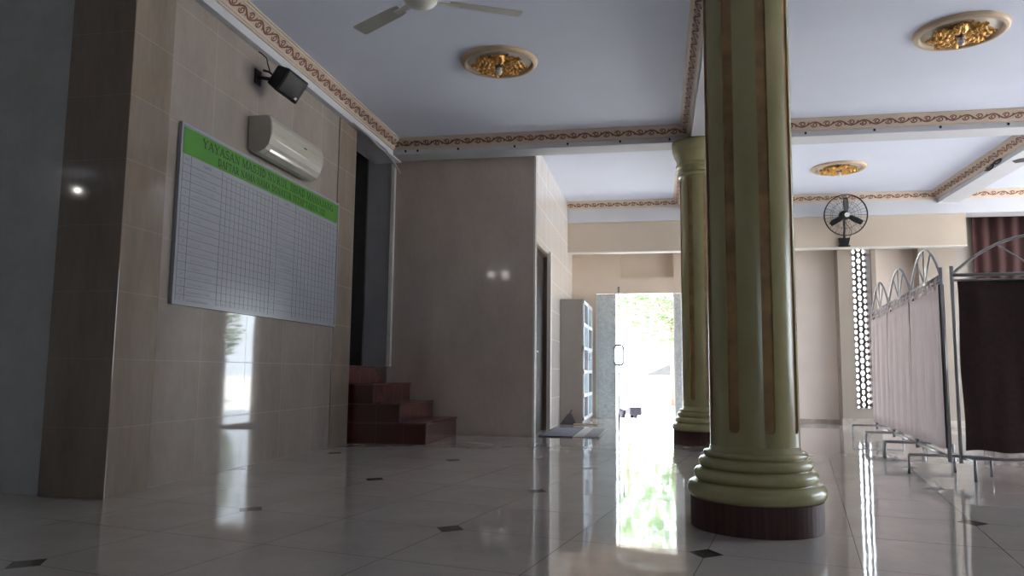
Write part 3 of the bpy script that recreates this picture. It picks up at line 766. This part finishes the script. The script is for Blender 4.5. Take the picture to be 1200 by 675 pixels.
dp = thing('dustpan', 'small dark grey dustpan leaning at the foot of the tall grey cabinet', 'dustpan', (-1.29, 11.16, 0))
b = MB()
def pan_pt(u, v):   # leaning scoop: u across, v up
    wd = .115*(1-.78*v**1.1)
    return ((u-.5)*2*wd+.02*v, .05*v+.035*(1-v)-.03*(1-(2*u-1)**2)*(1-v), .004+.15*v)
b.sheet(pan_pt, 10, 8); b.build('scoop', M_dust, dp, solid=.012)
MB().tube([(.02,.05,.145),(.03,.055,.175),(.05,.06,.215)], [.012,.010,.009], 8).build('handle', M_dust, dp)
MB().tube([(.045,.04,.12),(.08,.03,.05),(.105,.02,.012),(.16,.0,.006)], .006, 6).build('strap', M_dust, dp)
MB_s = MB().tube([(-1.20,11.10,.014),(-1.12,11.16,.014),(-1.0,11.17,.014),(-.86,11.08,.014)], .011, 8)
tag(MB_s.build('broom_stick', M_stick), 'thin bent wooden stick lying on floor before the grey cabinet', 'stick')

# ------------------------------------------------------------------ loose wires and broken plaster
wr = MB()
for pts, r in (([(-3.10,7.30,3.315),(-3.09,7.7,3.30),(-3.09,8.0,3.275),(-3.10,8.25,3.285),(-3.09,8.5,3.24),(-3.09,8.78,3.16)], [.006,.016,.020,.014,.018,.008]),
               ([(-3.10,7.95,3.315),(-3.08,8.2,3.30),(-3.08,8.45,3.25),(-3.08,8.70,3.17)], [.006,.010,.012,.005])):
    wr.tube(pts, r, 6)
tag(wr.build('cable', M_grey_plaster), 'loose pale cables sagging from the beam over the stair opening', 'cable')
hc = MB()
for q in ((4.10,10.35,3.40),(4.10,10.12,3.42)):
    hc.tube([(q[0]+.02, q[1]+.10*cos(2*PI*i/10), q[2]-.03+.03*sin(2*PI*i/10)) for i in range(10)], .010, 6, closed=True)
hc.tube([(4.12,10.5,3.37),(4.10,10.42,3.35),(4.10,10.3,3.36),(4.10,10.15,3.39),(4.12,10.0,3.39)], .010, 6)
tag(hc.build('wire_coil', M_blackm), 'dark tangled wire on the side of the right ceiling beam', 'wire')
MB().prism([(4.20,9.93),(4.24,9.83),(4.33,9.80),(4.40,9.88),(4.36,9.98),(4.27,10.02)], 'z', ZB-.003, ZB+.01).build('broken_patch', M_dark, right_beam)
# dark fixing screws under the cornices
sc = MB()
for x in (-2.95,-2.8,-2.3,-1.62,-1.0,-.4,.15): sc.box(x-.010,x+.010,8.536,8.552,3.355,3.378)
for x in (.9,1.6,2.3,2.95,3.6): sc.box(x-.010,x+.010,8.536,8.552,3.355,3.378)
struct(sc.build('trim_40', M_black))

# ------------------------------------------------------------------ outside
struct(MB().box(-60, 60, 13.15, 90, -.45, -.25).box(8.2, 60, -30, 13.15, -.45, -.25).box(-60, 8.2, -40, -6.9, -.45, -.25).build('ground', M_ground))
struct(MB().box(-1.6, 2.4, 13.15, 13.75, -.25, -.06).build('ground_step', M_ground))
def tree(label, x, y, zc, rx, rz, n, seed, mat, trunk=True):
    rn = random.Random(seed); t = thing('tree', label, 'tree', (x, y, -.25), group='trees outside the doorway')
    b = MB()
    for i in range(n):
        while True:
            p = Vector((rn.uniform(-1,1), rn.uniform(-1,1), rn.uniform(-1,1)))
            if .35 < p.length < 1: break
        p = Vector((p.x*rx, p.y*rx*.8, zc+.25+p.z*rz)); s = rn.uniform(.10,.20)
        M = Matrix.Translation(p) @ Matrix.Rotation(rn.uniform(0,6.3), 4, 'Z') @ Matrix.Rotation(rn.uniform(-1.2,1.2), 4, 'X')
        b.face([M @ Vector(q) for q in ((-s,0,0),(0,-s*.4,0),(s,0,.03),(0,s*.4,0))])
    b.build('foliage', mat, t, recalc=False)
    MB().tube([(0,0,0),(.1,0,zc*.4),(-.05,.1,zc*.8),(.05,0,zc+.3)], [.09,.08,.06,.03], 8).build('trunk', M_bark, t)
    bw = MB()
    for k in range(7):
        a = k*2.4; bw.tube([(.02,0,zc*.75),(rx*.4*cos(a),rx*.35*sin(a),zc+.1+.2*k*.3),(rx*.8*cos(a),rx*.65*sin(a),zc+.25+rz*.5*sin(k))], [.03,.02,.01], 5)
    bw.build('branches', M_bark, t)
tree('leafy green tree seen through the upper right of the bright doorway', .45, 24.5, 3.3, 1.9, 1.8, 1500, 1, M_leaf)
tree('pale green tree behind, seen at the upper left of the doorway', -1.2, 31, 4.2, 2.6, 2.2, 1100, 2, M_leaf2)
tree('leafy tree outside to the right, seen mirrored in the glossy left wall', 8.0, 21, 2.3, 2.0, 2.0, 2200, 5, M_leaf)
sh = thing('shed', 'small grey-roofed shed far off through the doorway', 'shed', (.02, 29, -.25))
MB().box(-.5,.5,-.4,.4,0,.92).build('walls', M_whitewash, sh)
MB().prism([(-.52,.93),(.42,.93),(.42,1.36)], 'y', -.5, .5).build('roof', M_tin, sh)
# scooter parked outside, seen from the rear
so = thing('motor_scooter', 'parked scooter with dark lower body just outside the doorway', 'scooter', (-.66, 17.2, -.25), .25)
def wheel(y):
    b = MB(); b.tube([(0, y+.21*cos(2*PI*i/24), .22+.21*sin(2*PI*i/24)) for i in range(24)], .045, 8, closed=True)
    return b
for y in (-.55, .62): wheel(y).build('wheel', M_scootp, so)
MB().prism([(-.85,.30),(-.62,.62),(-.1,.58),(.0,.32),(.35,.28),(.5,.75),(.6,.95),(.66,.70),(.55,.22),(-.3,.2)], 'x', -.15, .15).build('body', M_scootw, so, bevel=.04)
MB().prism([(-.80,.60),(-.70,.70),(.0,.66),(.05,.60)], 'x', -.13, .13).build('seat', M_scootw, so, bevel=.03)
MB().box(-.13,.13,-.80,-.3,.12,.38).build('engine_cover', M_scootp, so, bevel=.04)
MB().tube([(-.33,.50,1.0),(-.1,.58,.98),(.1,.58,.98),(.33,.50,1.0)], .018, 8).build('handlebar', M_steel, so)
MB().box(-.09,.09,-.93,-.86,.30,.50).build('number_plate', M_scootw, so)

# ------------------------------------------------------------------ light
wd = D.worlds.new('sky'); bpy.context.scene.world = wd; wd.use_nodes = True
bg = wd.node_tree.nodes['Background']; bg.inputs[0].default_value = (.80,.90,1.0,1); bg.inputs[1].default_value = 8.
sun = D.lights.new('sun', 'SUN'); sun.energy = 31.; sun.angle = .02; sun.color = (1,.96,.90)
so_ = D.objects.new('sun', sun); C.objects.link(so_); so_.rotation_euler = Vector((.16,.13,-.97)).to_track_quat('-Z', 'Y').to_euler()
def portal(loc, dirv, sx, sy):
    l = D.lights.new('window_portal', 'AREA'); l.shape = 'RECTANGLE'; l.size = sx; l.size_y = sy
    l.cycles.is_portal = True
    o = D.objects.new('window_portal', l); C.objects.link(o); o.location = loc; o.rotation_euler = Vector(dirv).to_track_quat('-Z', 'Z').to_euler()
for y0, y1, z0, z1 in OPEN_R: portal((RX1+.02, (y0+y1)/2, (z0+z1)/2), (-1,0,0), y1-y0, z1-z0)
portal((-.22, 13.2, 1.05), (0,-1,0), .98, 2.1); portal((1.25, 13.2, 1.05), (0,-1,0), .6, 2.1)
portal((3.10, 12.92, 1.5), (0,-1,0), .24, 2.5)
portal(((OB[0]+OB[1])/2, -6.82, (OB[2]+OB[3])/2), (0,1,0), OB[1]-OB[0], OB[3]-OB[2])

for x, y, z in ((-4.22, -1.4, 3.25), (-3.86, -1.4, 3.25), (-8.1, -1.4, 3.25)):
    l = D.lights.new('alcove_lamp', 'POINT'); l.energy = 3.; l.shadow_soft_size = .025; l.color = (1,.97,.92)
    o = D.objects.new('alcove_lamp', l); C.objects.link(o); o.location = (x, y, z)

# ------------------------------------------------------------------ camera
f_px, pitch, yaw, roll = 897., .1092, -.18895, .0106
cy, sy, cp, sp_ = cos(yaw), sin(yaw), cos(pitch), sin(pitch)
fw = Vector((sy*cp, cy*cp, sp_)); rt = Vector((cy, -sy, 0)); up = rt.cross(fw)
r2_ = rt*cos(roll)+up*sin(roll); u2_ = -rt*sin(roll)+up*cos(roll)
cam = D.cameras.new('camera'); cam.sensor_fit = 'HORIZONTAL'; cam.sensor_width = 36.; cam.lens = 36.*f_px/1200.; cam.clip_start = .05; cam.clip_end = 300
co = D.objects.new('camera', cam); C.objects.link(co)
co.matrix_world = Matrix(((r2_.x,u2_.x,-fw.x,0),(r2_.y,u2_.y,-fw.y,0),(r2_.z,u2_.z,-fw.z,.75),(0,0,0,1)))
S = bpy.context.scene; S.camera = co
S.view_settings.view_transform = 'Standard'; S.view_settings.look = 'None'; S.view_settings.gamma = 1.; S.view_settings.exposure = .40
S.view_settings.use_curve_mapping = False
S.cycles.use_denoising = True
S.cycles.max_bounces = 10; S.cycles.diffuse_bounces = 6; S.cycles.glossy_bounces = 5; S.cycles.transmission_bounces = 6
S.cycles.caustics_reflective = False; S.cycles.sample_clamp_indirect = 8.
